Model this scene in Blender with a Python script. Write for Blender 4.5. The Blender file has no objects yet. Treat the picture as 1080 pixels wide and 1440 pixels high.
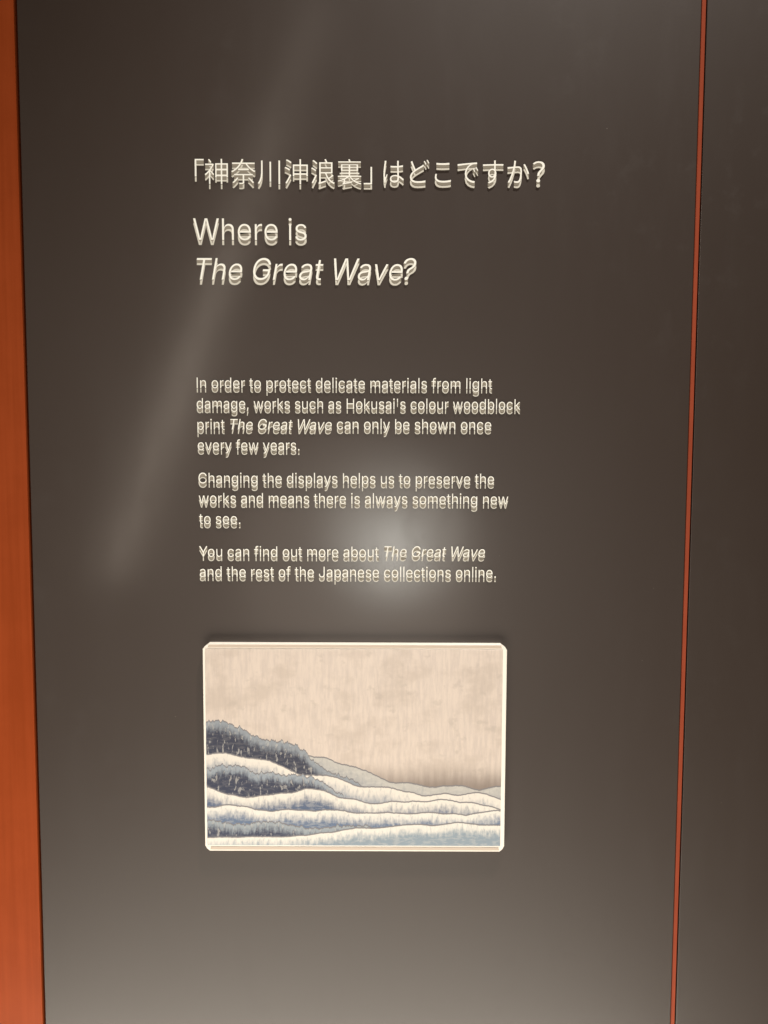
"""Museum wall text panel with a mounted print: one dark satin panel, an orange panel left, a red-orange reveal strip right."""
import bpy, math, random
from mathutils import Vector, Matrix
from mathutils.geometry import tessellate_polygon

random.seed(4)
scene = bpy.context.scene
C = scene.collection

# ------------------------------------------------------------------ camera
W, H, F = 1080.0, 1440.0, 1080.0              # photo size, focal length in photo pixels
PITCH, ROLL, YAW = 0.0690, 0.0034, 0.0
CAM = Vector((0.0, -1.0, 1.50))
cam_d = bpy.data.cameras.new('camera'); cam = bpy.data.objects.new('camera', cam_d); C.objects.link(cam)
cam_d.sensor_fit = 'VERTICAL'; cam_d.sensor_height = 36.0; cam_d.lens = 36.0 * F / H
cam_d.clip_start = 0.02; cam_d.clip_end = 60
ROT = Matrix.Rotation(YAW, 3, 'Z') @ Matrix.Rotation(math.pi / 2 - PITCH, 3, 'X') @ Matrix.Rotation(ROLL, 3, 'Z')
cam.matrix_world = Matrix.Translation(CAM) @ ROT.to_4x4()
scene.camera = cam


def at(px, py, y=0.0):
    """Where the ray of a photo pixel meets the plane at depth y (the wall face is y = 0)."""
    d = ROT @ Vector(((px - W / 2) / F, -(py - H / 2) / F, -1.0))
    t = (y - CAM.y) / d.y
    return CAM + d * t


# ------------------------------------------------------------------ world, lamps, exposure
world = bpy.data.worlds.new('World'); scene.world = world; world.use_nodes = True
bg = world.node_tree.nodes['Background']
bg.inputs['Color'].default_value = (0.55, 0.47, 0.38, 1); bg.inputs['Strength'].default_value = 0.02


def lamp(name, kind, loc, aim, energy, colour=(1, 0.86, 0.70), roll=0.0, **kw):
    d = bpy.data.lights.new(name, kind); o = bpy.data.objects.new(name, d); C.objects.link(o)
    d.energy = energy; d.color = colour
    for k, v in kw.items():
        setattr(d, k, v)
    q = (Vector(aim) - Vector(loc)).to_track_quat('-Z', 'Y')
    o.matrix_world = Matrix.Translation(loc) @ q.to_matrix().to_4x4() @ Matrix.Rotation(roll, 4, 'Z')
    return o


def mirror(px, py, y):
    """The place at depth y that the wall reflects to the camera at a photo pixel."""
    p = at(px, py); k = (0 - CAM.y - y) / (0 - CAM.y)
    return Vector((CAM.x + (p.x - CAM.x) * k, y, CAM.z + (p.z - CAM.z) * k))


lamp('ceiling_spot', 'SPOT', (1.0, -0.9, 5.5), (0.11, 0, 1.33), 1080, (1, 0.935, 0.85), spot_size=math.radians(24), spot_blend=1.0, shadow_soft_size=0.10)
g = mirror(548, 775, -2.6)
lamp('glare_lamp', 'AREA', g, at(556, 765), 4.6, (1, 1.0, 0.92), shape='DISK', size=0.30)
lamp('glare_lamp', 'AREA', g + Vector((0.02, -0.08, 0.06)), at(556, 765), 8.0, (1, 0.97, 0.87), shape='DISK', size=0.66)
lamp('glare_halo', 'AREA', g + Vector((-0.14, -0.16, -0.06)), at(556, 765), 8.0, (1, 0.82, 0.67), shape='DISK', size=1.2)


def strip_lamp(name, p0, p1, energy, width):
    a, b = mirror(*p0, -2.6), mirror(*p1, -2.6); m = (a + b) / 2
    lamp(name, 'AREA', m, m + Vector((0, 1, 0)), energy, (1, 0.85, 0.70), roll=-math.atan2((b - a).x, (b - a).z), shape='RECTANGLE', size=width, size_y=(b - a).length)


S0, S1 = (158, 812), (452, 0)
for k, e in enumerate((2.1, 2.4, 1.8, 1.2, 0.7)):           # one long strip light, dimmer towards its far end
    f0, f1 = k / 5, (k + 1) / 5
    strip_lamp('strip_lamp', tuple(a_ + (b_ - a_) * f0 for a_, b_ in zip(S0, S1)), tuple(a_ + (b_ - a_) * f1 for a_, b_ in zip(S0, S1)), e, 0.08)
lamp('floor_bounce_fill', 'AREA', (-0.28, -0.95, -0.60), (-0.28, 0, 0.95), 78, (1, 0.93, 0.80), shape='RECTANGLE', size=2.3, size_y=0.8)  # added area light standing in for bounce off an unseen floor

vs = scene.view_settings
scene.display_settings.display_device = 'sRGB'
vs.view_transform = 'Standard'; vs.look = 'None'; vs.gamma = 1.0; vs.use_curve_mapping = False
vs.exposure = 0.0
scene.render.engine = 'CYCLES'
scene.cycles.max_bounces = 5; scene.cycles.use_denoising = True

# ------------------------------------------------------------------ helpers


def mat(name, colour, rough=0.5, spec=0.5):
    m = bpy.data.materials.new(name); m.use_nodes = True
    b = m.node_tree.nodes['Principled BSDF']
    b.inputs['Base Color'].default_value = (*colour, 1)
    b.inputs['Roughness'].default_value = rough
    b.inputs['Specular IOR Level'].default_value = spec
    return m, m.node_tree, b


class NT:
    def __init__(self, nt): self.nt = nt
    def n(self, kind, **kw):
        x = self.nt.nodes.new(kind)
        for k, v in kw.items(): setattr(x, k, v)
        return x
    def put(self, sock, v):
        if hasattr(v, 'is_linked') or hasattr(v, 'links'): self.nt.links.new(v, sock)
        else:
            if isinstance(v, (tuple, list)) and len(v) == 3 and sock.type == 'RGBA': v = (*v, 1)
            sock.default_value = v
    def math(self, op, a, b=0.0, clamp=False):
        x = self.n('ShaderNodeMath', operation=op, use_clamp=clamp)
        self.put(x.inputs[0], a); self.put(x.inputs[1], b); return x.outputs[0]
    def mix(self, f, a, b):
        x = self.n('ShaderNodeMix', data_type='RGBA')
        self.put(x.inputs[0], f); self.put(x.inputs[6], a); self.put(x.inputs[7], b); return x.outputs[2]
    def step(self, v, lo, hi):
        x = self.n('ShaderNodeMapRange', interpolation_type='SMOOTHSTEP')
        self.put(x.inputs[0], v); self.put(x.inputs[1], lo); self.put(x.inputs[2], hi); return x.outputs[0]
    def vec(self, x, y, z=0.0):
        v = self.n('ShaderNodeCombineXYZ')
        for s, q in zip(v.inputs, (x, y, z)): self.put(s, q)
        return v.outputs[0]
    def noise(self, vec, scale, detail=3.0, rough=0.5):
        x = self.n('ShaderNodeTexNoise')
        self.put(x.inputs['Vector'], vec); self.put(x.inputs['Scale'], scale)
        self.put(x.inputs['Detail'], detail); self.put(x.inputs['Roughness'], rough); return x.outputs[0]
    def obj(self):
        return self.n('ShaderNodeTexCoord').outputs['Object']
    def sep(self, v):
        x = self.n('ShaderNodeSeparateXYZ'); self.put(x.inputs[0], v); return x.outputs


def mesh_obj(name, verts, faces, mats, parent=None, mi=None, smooth=False):
    me = bpy.data.meshes.new(name); me.from_pydata(verts, [], faces)
    for m in (mats if isinstance(mats, (list, tuple)) else [mats]): me.materials.append(m)
    if mi: me.polygons.foreach_set('material_index', mi)
    if smooth: me.polygons.foreach_set('use_smooth', [True] * len(faces))
    me.update()
    o = bpy.data.objects.new(name, me); C.objects.link(o)
    if parent is not None:
        o.parent = parent; o.matrix_parent_inverse = Matrix.Translation(-parent.location)
    return o


def empty(name, loc, label, cat):
    o = bpy.data.objects.new(name, None); C.objects.link(o); o.location = loc; o.empty_display_size = 0.05
    o['label'] = label; o['category'] = cat
    return o


def slab(outline, y0, y1, bev=0.0, seg=2):
    """A board whose face (outline of (x, z), counter-clockwise seen from the room) lies at y0, its back at y1; bevelled front edge."""
    n = len(outline); verts = []; faces = []
    rings = []
    cx = sum(p[0] for p in outline) / n; cz = sum(p[1] for p in outline) / n
    def inset(d):
        out = []
        for i in range(n):
            p0, p, p1 = Vector(outline[i - 1]), Vector(outline[i]), Vector(outline[(i + 1) % n])
            a = (p - p0).normalized(); b = (p1 - p).normalized()
            na = Vector((-a.y, a.x)); nb = Vector((-b.y, b.x))
            m = (na + nb); m = m / max(1e-6, m.length_squared) * 2
            out.append(p + m * d)
        return out
    steps = [(0.0, y1), (0.0, y0 + bev)]
    if bev:
        for k in range(1, seg + 1):
            t = k / seg * math.pi / 2
            steps.append((bev * (1 - math.cos(t)), y0 + bev * (1 - math.sin(t))))
    for d, y in steps:
        rings.append(len(verts)); verts += [(p.x, y, p.y) for p in inset(d)]
    for a, b in zip(rings[:-1], rings[1:]):
        for i in range(n):
            j = (i + 1) % n; faces.append((a + i, a + j, b + j, b + i))
    faces.append(tuple(range(rings[-1], rings[-1] + n)))
    faces.append(tuple(reversed(range(rings[0], rings[0] + n))))
    return verts, faces


# ------------------------------------------------------------------ materials
def panel_material(name, tint):
    m, nt, b = mat(name, tint, 0.2, 0.60)
    t = NT(nt); co = t.obj()
    big = t.noise(co, 5.0, 4.0, 0.6); fine = t.noise(co, 900.0, 2.0, 0.6)
    x, y, z = t.sep(co)
    wipe = t.noise(t.vec(t.math('MULTIPLY', x, 9.0), t.math('MULTIPLY', y, 1.0), t.math('MULTIPLY', z, 2.2)), 2.6, 5.0, 0.62)
    r = t.math('ADD', 0.125, t.math('MULTIPLY', big, 0.05))
    r = t.math('ADD', r, t.math('MULTIPLY', t.step(wipe, 0.42, 0.78), 0.035))
    smudge = t.math('MULTIPLY', t.step(t.noise(co, 21.0, 5.0, 0.68), 0.53, 0.66), t.step(t.noise(co, 3.1, 2.0, 0.5), 0.45, 0.62))
    r = t.math('ADD', r, t.math('MULTIPLY', smudge, 0.05))
    b.inputs['Coat Weight'].default_value = 0.36; t.put(b.inputs['Coat Roughness'], r)
    t.put(b.inputs['Roughness'], t.math("ADD", r, 0.36))
    c = t.mix(t.math('MULTIPLY', fine, 0.35), tint, tuple(v * 1.5 for v in tint))
    dv = t.n('ShaderNodeTexVoronoi'); t.put(dv.inputs['Vector'], co); t.put(dv.inputs['Scale'], 42.0)      # sparse lint and dust
    lint = t.math('MULTIPLY', t.step(dv.outputs['Distance'], 0.030, 0.016), t.step(t.noise(co, 30.0, 1.0, 0.5), 0.60, 0.64))
    c = t.mix(t.math('MULTIPLY', lint, 0.45), c, (0.34, 0.31, 0.27))
    t.put(b.inputs['Base Color'], c)
    bp = t.n('ShaderNodeBump'); t.put(bp.inputs['Strength'], 0.06); t.put(bp.inputs['Distance'], 0.0004)
    t.put(bp.inputs['Height'], t.noise(co, 420.0, 2.0, 0.5)); t.put(b.inputs['Normal'], bp.outputs[0])
    return m


def orange_material(name, c0, c1, rough=0.42):
    m, nt, b = mat(name, c0, rough, 0.07)
    t = NT(nt); co = t.obj(); x, y, z = t.sep(co)
    streak = t.noise(t.vec(t.math('MULTIPLY', x, 60.0), y, t.math('MULTIPLY', z, 1.4)), 2.0, 5.0, 0.6)
    blot = t.noise(co, 14.0, 4.0, 0.6)
    f = t.math('ADD', t.math('MULTIPLY', streak, 0.6), t.math('MULTIPLY', blot, 0.4))
    t.put(b.inputs['Base Color'], t.mix(t.step(f, 0.35, 0.65), c0, c1))
    bp = t.n('ShaderNodeBump'); t.put(bp.inputs['Strength'], 0.12); t.put(bp.inputs['Distance'], 0.0006)
    t.put(bp.inputs['Height'], t.noise(co, 300.0, 3.0, 0.6)); t.put(b.inputs['Normal'], bp.outputs[0])
    return m


M_panel = panel_material('dark_brown_laminate', (0.026, 0.0145, 0.0095))
M_side = panel_material('dark_brown_laminate_right', (0.025, 0.0140, 0.0090))
M_gap = mat('gap_shade', (0.012, 0.008, 0.006), 0.9, 0.1)[0]  # near-black backing: shade of the panel gaps put into the colour
M_orange = orange_material('orange_paint', (0.25, 0.043, 0.0095), (0.295, 0.053, 0.013))
M_strip = orange_material('red_orange_paint', (0.25, 0.050, 0.024), (0.30, 0.062, 0.030))
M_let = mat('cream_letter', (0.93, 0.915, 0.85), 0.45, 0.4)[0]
M_low = mat('dull_letter_ghost', (0.64, 0.61, 0.54), 0.5, 0.3)[0]  # dim second copy of the letters, imitates camera-shake doubling
M_trail = mat('grey_blur_trail', (0.27, 0.24, 0.195), 0.6, 0.2)[0]  # smear between the two letter copies, camera-shake blur built as walls
M_edge = mat('cream_board_edge', (0.88, 0.82, 0.74), 0.4, 0.4)[0]
M_lip = mat('pinkish_blur_lip', (0.56, 0.46, 0.38), 0.5, 0.3)[0]  # tone of the blurred rim above and below the print

# ------------------------------------------------------------------ setting and panels
Z0, Z1 = 0.35, 2.55


def xs(px0, py0, px1, py1, y=0.0):
    """World x of an upright edge, the mean over its two photo ends."""
    return (at(px0, py0, y).x + at(px1, py1, y).x) / 2


xo = xs(20.0, 0, 60.3, 1440)            # right edge of the orange panel
xp = xs(24.3, 0, 63.0, 1440)            # left edge of the information panel
xr = xs(987.6, 0, 942.3, 1440)          # its right edge = left edge of the strip
xq = xs(993.6, 0, 948.0, 1440)          # right edge of the strip
xd = xs(995.4, 0, 949.9, 1440)          # left edge of the right-hand panel
print('EDGES', [round(at(*p).x, 4) for p in ((20, 0), (60.3, 1440), (990, 0), (945, 1440))])


def rect(x0, x1, z0=Z0, z1=Z1): return [(x0, z0), (x1, z0), (x1, z1), (x0, z1)]


w = mesh_obj('wall', *slab(rect(-1.6, 1.7, 0.3, 2.6), 0.020, 0.120), M_gap); w['kind'] = 'structure'
o = mesh_obj('orange_panel', *slab(rect(-1.0, xo), -0.0015, 0.0185, 0.0006, 3), M_orange)
o['label'] = 'plain orange panel at the left edge, beside the dark text panel'; o['category'] = 'panel'
o = mesh_obj('side_panel', *slab(rect(xd, 1.15), 0.0, 0.0185, 0.0008), M_side)
o['label'] = 'blank dark brown panel right of the thin red strip'; o['category'] = 'panel'
o = mesh_obj('accent_strip', *slab(rect(xr + 0.0002, xq), -0.0008, 0.0185, 0.0008), M_strip)
o['label'] = 'thin red orange vertical strip between the two dark panels'; o['category'] = 'strip'

panel = empty('information_panel', (0, 0, Z0), 'wide dark brown text panel with raised, blur-doubled cream lettering and a picture', 'text panel')
mesh_obj('board', *slab(rect(xp, xr - 0.0002), 0.0, 0.0185, 0.0008), M_panel, panel)

# ------------------------------------------------------------------ lettering
GL = {'L': {
    ' ': '188|',
    "'": '206|78,318 70,509 136,509 128,318',
    ',': '188|38,-119 68,71 137,71 84,-119',
    '.': '188|95,-4 78,-1 63,9 53,24 50,41 53,59 63,73 78,83 95,87 113,83 128,73 138,59 141,41 138,24 128,9 113,-1',
    '?': '358|132,152 132,159 134,200 141,230 153,252 168,269 209,298 230,314 247,334 258,357 262,384 259,406 250,425 237,441 220,452 200,459 178,462 157,459 137,453 120,441 106,425 96,404 92,378 27,378 30,406 38,430 49,452 64,471 82,487 103,499 138,511 178,516 206,514 232,508 255,498 275,486 292,470 306,451 316,430 322,407 324,382 322,356 316,332 306,311 284,284 254,261 219,235 207,221 200,205 195,185 194,158 194,152;164,-4 146,-1 131,9 121,24 118,41 121,58 131,73 146,83 164,86 181,83 196,73 206,58 209,41 206,24 196,9 181,-1',
    'C': '510|267,-7 225,-3 186,7 150,25 119,49 92,79 70,115 53,157 44,203 40,254 44,305 53,352 70,393 92,429 119,459 150,484 186,501 225,512 267,516 305,513 340,504 373,490 402,471 427,447 448,418 463,385 473,348 408,348 401,373 389,395 375,413 357,428 337,440 315,449 292,454 267,456 237,453 209,445 184,432 161,414 141,391 125,364 113,332 106,295 103,254 106,213 113,177 125,145 141,117 161,94 184,76 210,63 237,56 267,53 292,55 315,60 337,69 357,81 375,96 389,114 401,136 408,160 473,160 463,124 448,91 428,62 402,38 373,19 341,5 305,-4',
    'G': '520|269,-7 225,-3 185,7 149,25 118,49 91,79 69,116 53,157 43,203 40,254 43,305 53,352 69,393 91,429 117,459 149,484 184,501 223,512 265,516 304,513 340,504 374,489 403,469 429,445 449,416 465,384 474,349 408,349 399,372 387,393 373,411 356,427 337,439 315,448 291,454 265,456 236,453 209,445 183,432 160,414 141,392 125,364 113,332 106,295 103,254 106,213 113,177 125,145 141,117 161,95 184,76 210,63 238,56 269,53 296,55 322,61 345,71 365,85 382,102 396,123 407,147 413,173 415,202 434,199 283,199 283,256 478,256 478,200 475,160 466,124 451,91 431,62 406,38 377,19 344,5 308,-4',
    'H': '517|60,0 60,509 125,509 125,289 392,289 392,509 457,509 457,0 392,0 392,232 125,232 125,0',
    'I': '190|63,0 63,509 127,509 127,0',
    'J': '396|185,-7 143,-2 106,11 75,33 52,63 38,100 33,145 33,173 98,173 98,145 100,117 108,93 122,74 139,61 160,53 185,50 209,53 230,61 248,74 261,93 269,117 272,145 272,509 336,509 336,145 332,100 318,63 294,33 263,11 227,-2',
    'T': '449|32,452 32,509 417,509 417,452 257,452 257,0 193,0 193,452',
    'W': '686|155,0 16,509 82,509 163,196 175,145 187,94 197,40 189,40 200,94 211,145 224,196 306,509 380,509 462,196 474,145 486,94 497,40 488,40 499,94 510,145 523,196 603,509 670,509 530,0 455,0 368,323 351,391 336,475 350,475 335,395 318,323 230,0',
    'Y': '472|203,0 203,208 16,509 91,509 192,344 222,292 250,230 224,230 251,293 280,344 381,509 455,509 268,208 268,0',
    'a': '389|160,-9 126,-5 94,5 68,22 48,45 38,63 32,84 30,108 34,138 43,161 58,179 78,193 100,203 125,211 178,220 234,227 252,230 265,235 273,243 276,255 276,257 273,279 267,297 256,311 240,322 220,329 196,331 171,329 149,322 132,313 118,301 107,288 100,274 41,291 57,322 79,346 104,364 133,375 163,382 194,384 239,379 263,372 286,360 306,343 322,320 333,290 337,251 337,0 277,0 277,52 272,52 252,25 236,12 215,1 190,-6;170,45 202,49 228,59 248,74 263,93 272,115 276,138 276,190 259,182 231,176 200,171 175,168 134,159 117,150 103,139 95,124 92,105 94,87 102,72 114,61 130,52 149,47',
    'b': '424|229,-8 198,-5 172,4 153,17 138,31 118,59 112,59 112,0 53,0 53,509 114,509 114,319 118,319 137,346 152,360 171,373 197,381 229,384 259,382 287,374 313,361 335,342 354,320 370,293 381,261 388,227 390,189 388,151 381,116 370,84 355,57 336,34 313,16 288,3 260,-6;220,47 242,49 262,55 279,66 301,88 316,117 325,151 328,189 325,227 316,261 301,290 280,311 262,322 243,328 220,330 198,328 178,322 161,312 140,291 125,263 116,229 113,189 116,150 125,115 140,86 162,65 179,55 198,49',
    'c': '396|207,-8 174,-5 144,3 117,16 93,35 72,58 56,85 44,116 37,150 34,187 37,225 44,260 56,291 72,318 93,341 117,360 144,374 174,382 207,384 234,383 260,377 284,368 305,356 324,341 340,322 353,301 362,277 303,262 290,289 270,311 242,325 207,330 184,328 163,321 145,310 124,287 108,258 99,224 96,187 99,151 108,117 124,89 145,66 163,55 184,49 207,46 243,52 271,66 292,89 304,117 363,102 354,78 341,56 325,37 306,21 285,9 261,-1 235,-6',
    'd': '424|195,-8 165,-6 137,3 111,16 89,34 70,57 55,84 43,116 36,151 34,189 36,227 43,261 55,293 70,320 89,342 112,361 137,374 165,382 196,384 228,381 253,373 272,360 287,346 306,319 311,319 311,509 372,509 372,0 313,0 313,59 307,59 287,31 272,17 252,4 227,-5;205,47 226,49 246,55 263,65 284,86 299,115 309,150 312,189 309,229 300,263 284,291 263,312 246,322 227,328 205,330 182,328 162,322 145,311 124,290 108,261 99,227 96,189 99,151 109,117 124,88 145,66 162,55 182,49',
    'e': '404|212,-8 177,-5 145,3 117,16 92,35 72,58 56,85 44,116 37,150 34,187 36,224 44,258 55,290 71,317 91,340 115,359 142,373 172,382 205,384 236,382 266,374 294,361 319,341 341,315 357,282 368,242 371,194 371,169 75,169 75,221 338,221 310,202 307,237 298,269 283,294 263,314 237,326 205,330 183,328 164,323 146,313 125,294 109,270 99,241 96,211 96,178 100,139 110,106 121,88 135,73 151,61 179,50 212,46 234,48 254,53 271,61 285,73 297,88 306,105 365,91 353,63 335,39 311,19 283,4 249,-5',
    'f': '254|228,379 228,327 6,327 6,379;81,0 81,432 84,461 96,486 113,505 135,519 161,527 187,530 222,527 243,521 227,468 215,472 195,474 171,470 154,460 145,443 142,419 142,0',
    'g': '425|207,-151 168,-148 134,-140 105,-127 82,-110 64,-91 51,-69 101,-41 122,-66 136,-78 154,-88 178,-95 207,-97 236,-95 261,-87 282,-75 298,-58 308,-34 311,-6 311,68 306,68 287,41 272,28 252,16 227,8 195,5 165,7 138,14 113,27 90,43 71,65 55,90 43,120 36,154 34,191 36,229 43,263 55,293 71,320 90,342 112,361 138,374 166,382 196,384 228,382 253,373 273,360 288,346 308,319 313,319 313,379 372,379 372,-9 370,-40 363,-67 350,-90 334,-109 314,-124 291,-136 251,-147;205,59 227,61 246,66 264,75 285,95 300,121 309,154 312,193 309,231 300,264 285,291 264,312 247,322 227,328 205,330 182,328 163,322 145,312 124,290 109,262 99,229 96,193 99,155 109,123 124,96 145,76 163,66 183,61',
    'h': '410|114,227 114,0 53,0 53,509 114,509 114,287 102,287 116,319 132,344 152,362 175,374 200,382 227,384 264,380 295,369 313,356 328,340 341,321 350,298 355,271 357,240 357,0 296,0 296,235 293,263 286,286 273,304 256,318 235,326 210,329 184,326 161,317 141,303 126,283 117,257',
    'i': '167|53,0 53,379 114,379 114,0;84,443 67,446 54,455 44,468 41,483 44,499 54,512 67,521 84,524 100,521 114,512 123,499 126,483 123,468 114,455 100,446',
    'k': '381|110,137 110,212 121,212 284,379 360,379 184,199 177,199;53,0 53,509 114,509 114,0;294,0 148,186 191,229 372,0',
    'l': '167|54,0 54,524 114,524 114,0',
    'm': '610|53,0 53,379 112,379 112,295 108,295 118,323 132,346 151,363 172,376 195,384 219,386 245,383 268,375 287,361 303,342 314,320 321,295 312,295 322,321 337,343 357,361 381,375 407,383 437,386 468,383 497,372 514,361 529,346 541,328 550,307 555,283 557,255 557,0 496,0 496,254 493,279 485,298 473,313 447,326 419,330 395,328 374,320 358,307 345,290 338,270 335,247 335,0 274,0 274,260 269,288 253,311 229,326 199,330 178,328 158,320 140,307 126,289 117,266 114,238 114,0',
    'n': '410|114,227 114,0 53,0 53,379 112,379 112,287 102,287 116,319 132,344 152,362 175,374 200,382 227,384 264,380 295,369 313,356 328,340 341,321 350,298 355,271 357,240 357,0 296,0 296,235 293,263 286,286 273,304 256,318 235,326 210,329 184,326 161,317 141,303 126,283 117,257',
    'o': '415|207,-8 174,-5 144,3 117,16 93,35 72,58 56,85 44,116 37,150 34,187 37,225 44,260 56,291 72,318 93,341 117,360 144,374 174,382 207,384 241,382 271,374 299,360 323,341 343,318 359,291 371,260 379,225 381,187 379,150 371,116 359,85 343,58 323,35 299,16 271,3 241,-5;207,46 231,49 252,55 270,66 292,89 307,117 316,151 319,187 316,224 307,258 292,287 270,310 252,321 231,328 207,330 184,328 163,321 145,310 124,287 108,258 99,224 96,187 99,151 108,117 124,89 145,66 163,55 184,49',
    'p': '424|53,-143 53,379 112,379 112,319 118,319 137,346 152,360 171,373 197,381 229,384 259,382 287,374 313,361 335,342 354,320 370,293 381,261 388,227 390,189 388,151 381,116 370,84 355,57 336,34 313,16 288,3 260,-6 229,-8 198,-5 173,4 153,17 138,31 118,59 114,59 114,-143;220,47 242,49 262,55 279,66 301,88 316,117 325,151 328,189 325,227 316,261 301,290 280,311 262,322 243,328 220,330 198,328 178,322 161,312 140,291 125,263 116,229 113,189 116,150 125,115 140,86 162,65 179,55 198,49',
    'r': '259|53,0 53,379 112,379 112,321 115,321 130,347 152,367 171,377 191,383 213,385 229,384 243,384 243,322 230,324 207,326 182,323 159,315 140,301 126,284 117,262 114,237 114,0',
    's': '365|182,-8 145,-5 112,3 84,18 62,38 45,63 36,94 94,107 105,79 124,60 150,49 181,45 206,47 227,53 244,62 262,81 268,103 265,121 254,136 237,147 212,155 149,170 118,180 92,192 72,208 58,227 50,249 47,274 49,295 55,314 65,332 87,354 115,370 149,381 187,384 223,381 254,372 279,358 299,339 314,316 324,290 268,277 258,298 243,316 219,328 187,333 156,329 131,317 114,299 109,277 112,258 124,243 144,232 172,223 229,209 261,200 287,187 306,171 320,153 328,131 331,107 329,85 323,65 312,47 298,31 281,18 260,6 223,-5',
    't': '227|204,379 204,327 6,327 6,379;65,471 126,471 126,98 128,76 136,61 150,53 170,50 185,51 202,54 213,2 192,-3 168,-4 138,-1 113,7 92,21 77,41 68,64 65,93',
    'u': '410|182,-5 146,-1 115,11 97,23 82,39 69,59 60,82 54,109 53,139 53,379 114,379 114,144 116,117 124,94 137,75 154,61 175,53 200,50 226,53 249,62 268,77 283,97 293,122 296,153 296,379 357,379 357,0 298,0 298,92 307,92 294,60 277,35 257,17 234,5 209,-3',
    'v': '389|163,0 17,379 84,379 165,155 187,87 206,21 184,21 203,87 224,155 305,379 371,379 226,0',
    'w': '567|138,0 23,379 87,379 133,214 154,137 175,41 165,41 186,135 206,214 252,379 316,379 362,214 382,136 402,41 391,41 413,135 434,214 480,379 545,379 429,0 368,0 319,172 305,225 291,280 277,338 291,338 277,280 263,225 248,172 199,0',
    'y': '389|47,-139 61,-86 71,-87 88,-90 104,-89 118,-84 130,-74 141,-58 151,-36 163,-1 17,379 84,379 165,155 187,87 206,21 184,21 202,87 224,155 305,379 371,379 204,-58 191,-85 177,-107 159,-124 139,-136 117,-143 91,-145 65,-143'},
 'J': {
    '?': '474|178,221 259,221 277,323 333,406 393,488 421,584 408,658 370,715 311,750 234,762 177,755 125,736 81,707 43,670 95,622 133,657 176,679 224,686 271,678 305,655 325,620 332,578 305,497 246,420 192,334;221,-13 255,-4 279,20 288,56 279,93 255,117 221,126 188,117 165,93 156,56 165,20 188,-4',
    '「': '1000|650,846 650,199 724,199 724,777 966,777 966,846',
    '」': '1000|350,-86 350,561 276,561 276,-17 34,-17 34,-86',
    'か': '1000|782,674 709,641 763,564 814,468 857,367 887,279 965,316 931,400 884,500 832,597;78,561 86,474 176,486 303,500 270,385 223,252 163,118 92,1 174,-31 246,104 305,248 350,387 384,508 492,515 535,511 569,495 591,462 598,406 595,322 586,238 571,161 550,100 527,68 498,53 463,49 428,51 384,58 340,69 353,-14 410,-25 471,-29 517,-25 556,-12 589,14 617,55 644,130 662,222 672,321 675,416 662,500 628,551 576,578 513,585 400,578 426,721 438,780 345,790 343,738 338,683 330,627 319,572 167,561 122,560',
    'こ': '1000|235,702 235,620 359,612 499,609 644,613 769,621 769,703 643,694 499,689 357,692;275,299 194,307 185,264 177,218 173,168 195,85 257,24 358,-13 494,-25 597,-22 691,-15 772,-4 835,10 834,96 769,79 687,67 593,59 492,56 387,65 313,92 269,133 254,185 257,222 264,260',
    'す': '1000|568,372 566,310 549,266 520,240 480,231 429,243 392,277 378,330 393,387 430,423 479,436 517,430 547,409;96,653 98,576 311,588 545,593 546,492 515,500 479,503 412,490 356,453 317,398 303,329 317,257 354,205 406,173 467,162 500,165 529,174 554,189 515,127 457,78 381,40 289,12 356,-54 501,12 593,99 641,199 655,301 652,349 641,392 623,429 621,594 635,594 816,593 928,589 929,663 636,664 621,664 622,729 627,792 536,792 542,729 544,663',
    'で': '1000|79,658 88,571 192,588 324,605 455,619 558,630 490,576 430,499 387,403 371,292 407,148 500,47 627,-14 767,-37 796,46 674,62 563,107 482,187 451,309 467,402 512,495 585,574 680,626 724,635 776,640 829,642 876,642 876,722 606,704 343,681 168,663;732,519 681,497 725,429 763,356 814,380 774,454;841,561 792,538 837,471 876,398 928,423 885,496',
    'ど': '1000|777,775 723,752 767,684 805,613 859,637 820,708;887,815 834,793 879,726 918,655 971,679 932,748;281,765 202,732 238,650 275,569 313,492 348,424 276,367 221,306 187,239 175,165 199,70 266,6 368,-30 498,-41 590,-39 675,-34 751,-26 814,-16 815,73 748,59 667,49 580,42 495,39 391,48 317,75 273,118 258,174 268,229 298,281 344,330 406,376 481,423 556,464 626,500 684,529 760,570 720,643 687,619 649,596 545,540 415,468 382,532 347,605 313,684',
    'は': '1000|255,764 167,771 161,700 148,620 133,514 120,395 115,279 118,183 127,97 139,23 153,-37 223,-32 221,3 222,25 225,48 255,151 296,269 255,301 198,154 190,224 188,293 193,390 206,502 222,610 238,696;676,185 677,150 672,105 654,71 621,49 568,41 505,50 462,77 446,120 456,153 482,179 523,195 574,201 627,197;749,770 659,770 663,709 663,585 569,583 483,585 399,591 399,516 484,511 567,509 663,511 668,381 673,254 628,261 580,263 493,251 428,219 388,171 374,112 388,52 428,7 493,-21 582,-31 666,-17 719,19 747,70 755,130 755,151 793,127 831,100 869,69 906,35 950,102 909,138 862,172 810,204 752,231 745,367 740,516 829,524 913,535 913,612 830,599 740,589 743,710',
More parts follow.
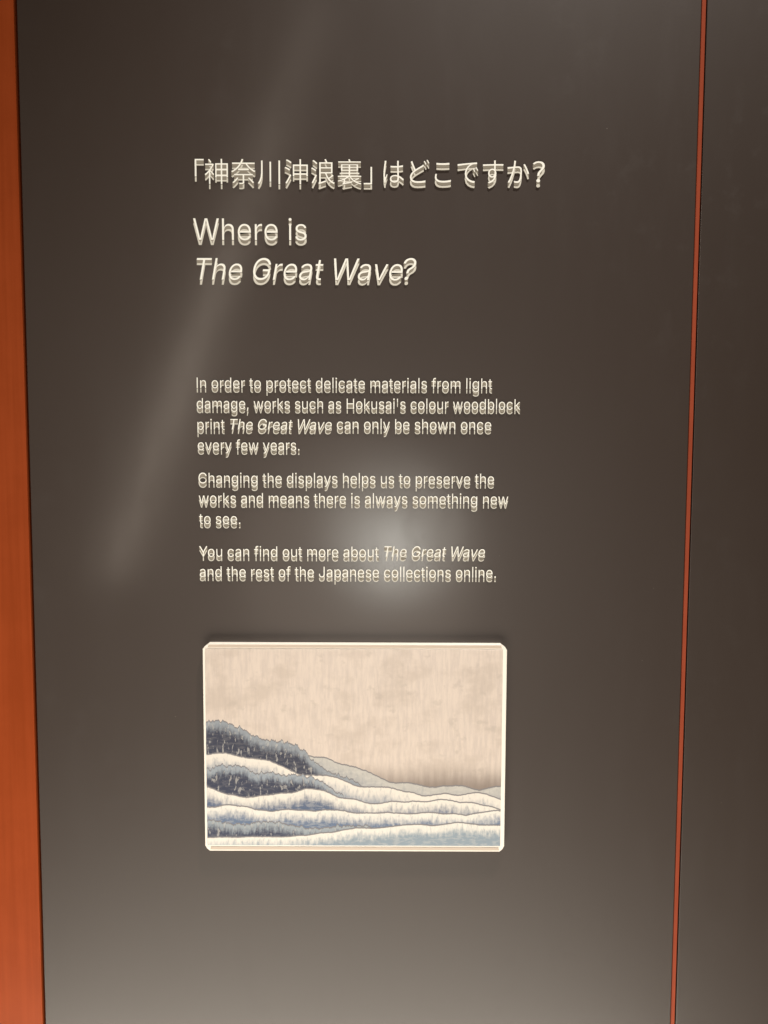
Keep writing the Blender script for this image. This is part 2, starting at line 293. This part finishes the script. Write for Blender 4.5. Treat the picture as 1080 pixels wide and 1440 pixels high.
    '奈': '1000|255,180 218,129 172,80 121,35 68,-3 99,-26 128,-51 182,-8 235,43 285,99 327,158;653,144 708,96 762,44 811,-8 848,-53 912,-12 873,32 823,83 768,133 712,180;430,841 408,776 377,710 66,710 66,641 333,641 276,571 206,505 122,446 25,395 53,369 76,337 137,370 193,405 244,443 291,484 329,522 363,560 394,600 422,641 579,641 607,600 639,559 674,521 711,484 760,443 811,405 864,373 918,346 942,379 969,407 882,448 797,503 721,569 658,641 935,641 935,710 461,710 489,770 511,830;140,302 140,236 462,236 462,1 458,-12 443,-16 316,-15 332,-48 343,-80 395,-80 437,-79 471,-76 497,-70 522,-56 535,-33 538,0 538,236 861,236 861,302;711,484 291,484 291,417 711,417',
    '川': '1000|159,785 159,445 155,317 138,191 98,72 28,-36 61,-60 90,-88 168,31 212,162 232,302 236,445 236,785;477,744 477,8 553,8 553,744;813,788 813,-79 891,-79 891,788',
    '沖': '1000|93,778 146,754 198,725 245,694 282,665 326,728 288,756 240,784 187,811 134,833;39,505 93,484 147,458 195,430 233,404 274,468 235,493 185,519 131,543 78,562;72,-17 136,-67 228,90 315,257 260,306 214,218 165,131 116,50;607,573 607,332 427,332 427,573;682,573 866,573 866,332 682,332;607,837 607,645 356,645 356,201 427,201 427,259 607,259 607,-79 682,-79 682,259 866,259 866,207 939,207 939,645 682,645 682,837',
    '浪': '1000|91,767 134,737 178,704 217,671 247,641 299,693 268,723 228,755 184,786 141,814;42,496 89,470 137,441 180,411 213,384 260,442 225,469 181,497 133,524 86,548;63,-10 130,-55 209,97 284,257 223,302 184,217 142,133 101,55;794,490 794,378 425,378 425,490;794,554 425,554 425,664 794,664;354,-87 375,-75 416,-58 493,-30 623,15 612,82 425,23 425,312 572,312 627,183 701,75 796,-12 911,-73 934,-38 960,-8 901,16 846,46 797,83 753,126 794,150 836,178 876,207 913,236 863,285 794,229 714,176 694,208 675,241 659,276 644,312 867,312 867,730 670,730 646,789 614,848 546,830 570,781 590,730 350,730 350,55 344,16 330,-12 314,-29 337,-56',
    '神': '1000|156,806 207,738 246,673 307,713 267,774 214,839;497,408 637,408 637,266 497,266;497,475 497,614 637,614 637,475;853,408 853,266 710,266 710,408;853,475 710,475 710,614 853,614;637,840 637,682 428,682 428,151 497,151 497,198 637,198 637,-79 710,-79 710,198 853,198 853,158 925,158 925,682 710,682 710,840;52,668 52,599 306,599 252,507 185,422 110,347 32,288 50,254 65,215 128,265 190,325 190,-79 259,-79 259,354 317,285 362,227 407,289 349,351 274,425 310,476 342,530 371,585 395,642 357,671 344,668',
    '裏': '1000|257,-88 281,-79 332,-67 433,-48 606,-16 597,40 345,-2 345,105 385,124 423,145 458,166 490,189 499,189 574,94 671,17 788,-42 922,-81 941,-50 965,-22 898,-8 835,10 776,33 721,60 804,94 884,134 835,175 759,132 672,91 634,121 601,153 571,189 948,189 948,248 535,248 535,298 876,298 876,353 535,353 535,404 832,404 832,657 173,657 173,404 461,404 461,353 123,353 123,298 461,298 461,248 53,248 53,189 390,189 311,151 223,117 129,90 37,70 59,45 77,18 174,42 273,75 273,40 263,8 241,-14 218,-27 239,-57;244,509 461,509 461,451 244,451;535,509 757,509 757,451 535,451;244,610 461,610 461,553 244,553;535,610 757,610 757,553 535,553;441,827 458,797 472,764 67,764 67,706 935,706 935,764 550,764 532,806 506,847'}}
KERN = {'Wh': -6, 'Wa': -22, 'Yo': -38, 'av': -6, 've': -5, 'Th': -4, 'wo': -4, 'ry': -4, 'ys': -3, 'we': -3, 'ew': -3, 'ye': -3}
WEIGHT = {'L': 6.0, 'J': 9.0}             # how much the strokes are thinned, in glyph units
SHIFT = 0.0063                        # how far each heading letter is smeared down to imitate shake blur
SHIFT_SMALL = 0.0057                  # the same for the small text


def glyph(key, ch):
    a, g = GL[key][ch].split('|')
    cs = [[tuple(map(int, p.split(','))) for p in c.split(' ')] for c in g.split(';')] if g else []
    return int(a), cs


def area(c): return sum(c[i - 1][0] * c[i][1] - c[i][0] * c[i - 1][1] for i in range(len(c))) / 2


def inside(p, c):
    r = False
    for i in range(len(c)):
        (x0, y0), (x1, y1) = c[i - 1], c[i]
        if (y0 > p[1]) != (y1 > p[1]) and p[0] < (x1 - x0) * (p[1] - y0) / (y1 - y0) + x0: r = not r
    return r


def pieces(cs):
    """Outer contours with the holes inside each of them."""
    if not cs: return []
    sg = max((area(c) for c in cs), key=abs) > 0
    outs = [c for c in cs if (area(c) > 0) == sg]; holes = [c for c in cs if (area(c) > 0) != sg]
    return [[c] + [h for h in holes if inside(h[0], c)] for c in outs]


def thin(c, d):
    """Pull a contour in by d units so that the strokes get lighter."""
    n = len(c); out = []
    for i in range(n):
        p0, p, p1 = Vector(c[i - 1]), Vector(c[i]), Vector(c[(i + 1) % n])
        a = (p - p0); b = (p1 - p)
        if a.length < 1e-6 or b.length < 1e-6: out.append(tuple(p)); continue
        a.normalize(); b.normalize()
        m = Vector((-a.y - b.y, a.x + b.x)); q = m.length_squared
        if q < 0.3: out.append(tuple(p)); continue
        out.append(tuple(p + m * (2.0 * d / q)))
    return out


def layout(key, text, shear):
    pen = 0; out = []
    for i, ch in enumerate(text):
        a, cs = glyph(key, ch)
        if cs:
            s = 1 if max((area(c) for c in cs), key=abs) > 0 else -1
            cs = [thin(c, s * WEIGHT[key]) for c in cs]
        pen += KERN.get(text[i - 1:i + 1], 0) if i and key == 'L' else 0
        out += [[[(pen + x + shear * y, y) for x, y in c] for c in pc] for pc in pieces(cs)]
        pen += a
    return out


def text_mesh(name, runs, parent):
    """One line of raised letters with a lower copy imitating shake blur: runs of (alphabet, text, left px, right px, baseline px, cap px, italic)."""
    verts, faces, mi = [], [], []

    def solid(conts, f_front, f_back, slot, dz0, dz1):
        # front cap at depth f_front shifted dz0, walls leading back to f_back shifted dz1
        base = len(verts); loops = []
        for c in conts:
            loops.append((len(verts), len(c))); verts.extend((x, -f_front, z + dz0) for x, z in c)
        tris = tessellate_polygon([[Vector((x, z, 0)) for x, z in c] for c in conts])
        for tr in tris:
            p = [verts[base + k] for k in tr]
            s = (p[1][0] - p[0][0]) * (p[2][2] - p[0][2]) - (p[2][0] - p[0][0]) * (p[1][2] - p[0][2])
            faces.append(tuple(base + k for k in (tr if s > 0 else reversed(tr)))); mi.append(slot[0])
        for (st, n), c in zip(loops, conts):
            b = len(verts); verts.extend((x, -f_back, z + dz1) for x, z in c)
            for k in range(n):
                j = (k + 1) % n; faces.append((st + k, b + k, b + j, st + j)); mi.append(slot[1])

    for q, (key, text, pl, pr, base, cap, it) in enumerate(runs):
        sh = 0.20 if it else 0.0
        blur_shift = SHIFT if cap > 20 else SHIFT_SMALL
        ps = layout(key, text, sh)
        gx0 = min(x for pc in ps for x, _ in pc[0]); gx1 = max(x for pc in ps for x, _ in pc[0])
        A, B = at(pl, base), at(pr, base); kx = (B.x - A.x) / (gx1 - gx0)
        T = at((pl + pr) / 2, base - cap); M = at((pl + pr) / 2, base)
        ky = (T.z - M.z) / (509 if key == 'L' else 920)
        for i, pc in enumerate(ps):
            e = 0.00002 * (i % 5)
            wp = [[(A.x + (x - gx0) * kx, M.z + y * ky) for x, y in c] for c in pc]
            cl = []
            for c in wp:                                        # drop doubled points
                r = [p for k, p in enumerate(c) if (Vector(p) - Vector(c[k - 1])).length > 1e-6]
                if len(r) > 2: cl.append(r)
            solid(cl, 0.0010 + e, 0.0002, (0, 2), 0.0, -blur_shift)          # bright face; body leans down to imitate the shake smear
            solid(cl, 0.00088 + e, 0.0001, (1, 2), -blur_shift, -blur_shift)       # dull lower copy added to imitate the shake doubling
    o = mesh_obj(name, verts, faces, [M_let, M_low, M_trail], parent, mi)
    return o


def line(name, *runs): return text_mesh(name, runs, panel)


def L(text, pl, pr, base, cap, it=False): return ('L', text, pl + 0.7, pr - 0.7, base, cap, it)


o = line('heading_line', ('J', '「', 274.4, 287.0, 256.6, 36.0, 0), ('J', '神奈川沖浪裏', 288.4, 508.2, 256.6, 36.0, 0), ('J', '」', 511.6, 523.2, 256.6, 36.0, 0),
         ('J', 'はどこですか', 539.2, 743.6, 256.6, 36.0, 0), ('J', '?', 748.8, 765.6, 256.6, 36.0, 0))
o['label'] = 'Japanese heading in thin cream characters'
o = line('heading_line', L('Where is', 271.5, 432.0, 338.2, 31.0)); o['label'] = 'large upright English heading'
o = line('heading_line', L('The Great Wave', 276.5, 567.0, 394.2, 31.0, True), L('?', 566.8, 586.0, 394.2, 31.0, True)); o['label'] = 'large italic English heading'
CB = 15.1
for runs in (
    [L('In order to protect delicate materials from light', 276.3, 692.6, 546.6, CB)],
    [L("damage, works such as Hokusai's colour woodblock", 276.3, 732.0, 575.6, CB)],
    [L('print', 277.3, 316.8, 604.4, CB), L('The Great Wave', 323.5, 467.2, 604.4, CB, True), L('can only be shown once', 473.2, 691.2, 604.4, CB)],
    [L('every few years.', 277.8, 422.0, 633.4, CB)],
    [L('Changing the displays helps us to preserve the', 278.8, 695.2, 680.4, CB)],
    [L('works and means there is always something new', 279.3, 715.0, 708.6, CB)],
    [L('to see.', 279.6, 339.0, 736.8, CB)],
    [L('You can find out more about', 279.8, 533.2, 783.2, CB), L('The Great Wave', 539.8, 682.4, 783.2, CB, True)],
    [L('and the rest of the Japanese collections online.', 280.6, 697.8, 811.8, CB)]):
    line('text_line', *runs)

# ------------------------------------------------------------------ mounted print
YF = -0.0080                                            # its front face


def P(px, py, y=YF):
    p = at(px, py, y); return (p.x, p.z)


pr = empty('mounted_print', (at(498, 1197, 0).x, 0, at(498, 1197, 0).z), 'pale picture print, beige sky above blue and white ridges, mounted below the cream text', 'picture')
tl, tr, br, bl = P(285.2, 905), P(712.0, 906), P(710.2, 1197.6), P(288.0, 1196.6)
x0, x1 = (tl[0] + bl[0]) / 2, (tr[0] + br[0]) / 2; zt, zb = (tl[1] + tr[1]) / 2, (bl[1] + br[1]) / 2
c = 0.0075; k = 0.0062
outl = [(x0 + k, zb), (x1 - k, zb), (x1 - k * .35, zb + c * .45), (x1, zb + c), (x1, zt - c), (x1 - k * .35, zt - c * .6), (x1 - k * 1.3, zt),
        (x0 + k * 1.3, zt), (x0 + k * .35, zt - c * .6), (x0, zt - c), (x0, zb + c), (x0 + k * .35, zb + c * .45)]
mesh_obj('mount_board', *slab(outl, YF, 0.0, 0.0009, 3), M_edge, pr)
ph = 0.00093                                            # one photo pixel on the wall, about
for za, zc in ((zt - 5.6 * ph, zt - 1.9 * ph), (zb + 1.9 * ph, zb + 6.4 * ph)):  # strips added to imitate the rim's vertical camera-shake smear
    mesh_obj('blur_lip', *slab([(x0 + 1.1 * k, za), (x1 - 1.1 * k, za), (x1 - 1.3 * k, zc), (x0 + 1.3 * k, zc)], YF - 0.0004, YF + 0.001, 0.0003, 2), M_lip, pr)

sx0, sx1 = x0 + 3.6 * ph, x1 - 6.0 * ph; sz0, sz1 = zb + 8.8 * ph, zt - 7.6 * ph
m, nt, b = mat('printed_sheet', (0.6, 0.5, 0.42), 0.38, 0.4)
t = NT(nt)
X, Y, Z = t.sep(t.obj())
u = t.math('DIVIDE', t.math('SUBTRACT', X, sx0), sx1 - sx0); v = t.math('DIVIDE', t.math('SUBTRACT', Z, sz0 - Z0 * 0), sz1 - sz0)
uv = lambda a, c_, d=0.0: t.vec(t.math('MULTIPLY', u, a), t.math('MULTIPLY', v, c_), d)
sk = t.mix(t.step(t.noise(uv(85, 7), 1.0, 5, .7), .36, .68), (0.70, 0.595, 0.52), (0.60, 0.51, 0.455))
sk = t.mix(t.math('MULTIPLY', t.step(t.noise(uv(7, 6, 2), 1.0, 5, .6), .46, .66), .6), sk, (0.52, 0.435, 0.375))
sk = t.mix(t.math('MULTIPLY', t.step(t.noise(uv(16, 12, 7), 1.0, 3, .6), .58, .70), .45), sk, (0.47, 0.40, 0.35))
sk = t.mix(t.math('MULTIPLY', t.step(t.math('ADD', v, t.math('MULTIPLY', t.noise(uv(60, 5, 6), 1.0, 2, .5), .06)), .47, .32), .80), sk, (0.17, 0.13, 0.11))   # a dark printed band low in the beige field
# generic layered ridges, back to front: pale tops fading into indigo, each with a fine outline and brush hatching
hatch = t.noise(uv(95, 22, 4), 1.0, 3, .62)
dry = t.step(t.noise(uv(38, 70, 13), 1.0, 3, .6), .46, .62)
tuft = t.noise(uv(70, 0.0, 41), 1.0, 2, .7)
col = sk
#      height left, right, roll, tuft, depth of the fade, top colour, deep colour
RIDGES = [(.56, .30, .10, .012, .10, (0.50, 0.48, 0.45), (0.36, 0.36, 0.37)),
          (.63, .18, .13, .055, .07, (0.27, 0.30, 0.34), (0.035, 0.040, 0.070)),
          (.44, .26, .12, .010, .12, (0.78, 0.72, 0.65), (0.13, 0.18, 0.27)),
          (.40, .13, .14, .060, .06, (0.30, 0.34, 0.39), (0.035, 0.042, 0.078)),
          (.29, .22, .11, .008, .09, (0.79, 0.74, 0.67), (0.09, 0.125, 0.21)),
          (.20, .17, .09, .010, .08, (0.79, 0.75, 0.69), (0.12, 0.17, 0.27)),
          (.13, .07, .08, .050, .06, (0.30, 0.34, 0.38), (0.040, 0.050, 0.092)),
          (.04, .11, .05, .006, .07, (0.79, 0.75, 0.69), (0.26, 0.32, 0.38))]
for q, (hl, hr, roll, tf, fade, ctop, cdeep) in enumerate(RIDGES):
    h = t.math('ADD', hr, t.math('MULTIPLY', t.step(u, .85 - .05 * (q % 3), .05), hl - hr))
    h = t.math('ADD', h, t.math('MULTIPLY', t.math('SUBTRACT', t.noise(uv(4.2, 0.0, 3.7 * q + 1), 1.0, 2, .45), .5), roll * 1.7))
    h = t.math('ADD', h, t.math('MULTIPLY', t.math('SUBTRACT', t.noise(uv(75, 3.0, 5.1 * q), 1.0, 2, .65), .5), tf))
    d = t.math('SUBTRACT', h, v)
    dd = t.math('ADD', d, t.math('MULTIPLY', t.math('SUBTRACT', hatch, .5), .09))
    fill = t.mix(t.step(dd, .012, fade), ctop, cdeep)
    fill = t.mix(t.math('MULTIPLY', dry, .08 if tf > .03 else .26), fill, (0.66, 0.63, 0.58))
    fill = t.mix(t.math('MULTIPLY', t.step(hatch, .56, .64), .40 if tf > .03 else .18), fill, (0.70, 0.67, 0.62) if tf > .03 else (0.24, 0.26, 0.29))
    fill = t.mix(t.step(d, .0085, .0045), fill, (0.20, 0.19, 0.20))
    col = t.mix(t.step(d, -.0015, .0015), col, fill)
mx = t.mix(0.07, col, (0.10, 0.085, 0.075)); t.put(b.inputs['Base Color'], mx)
mesh_obj('print_sheet', *slab([(sx0, sz0), (sx1, sz0), (sx1, sz1), (sx0, sz1)], YF - 0.0007, YF + 0.001, 0.0002, 1), m, pr)
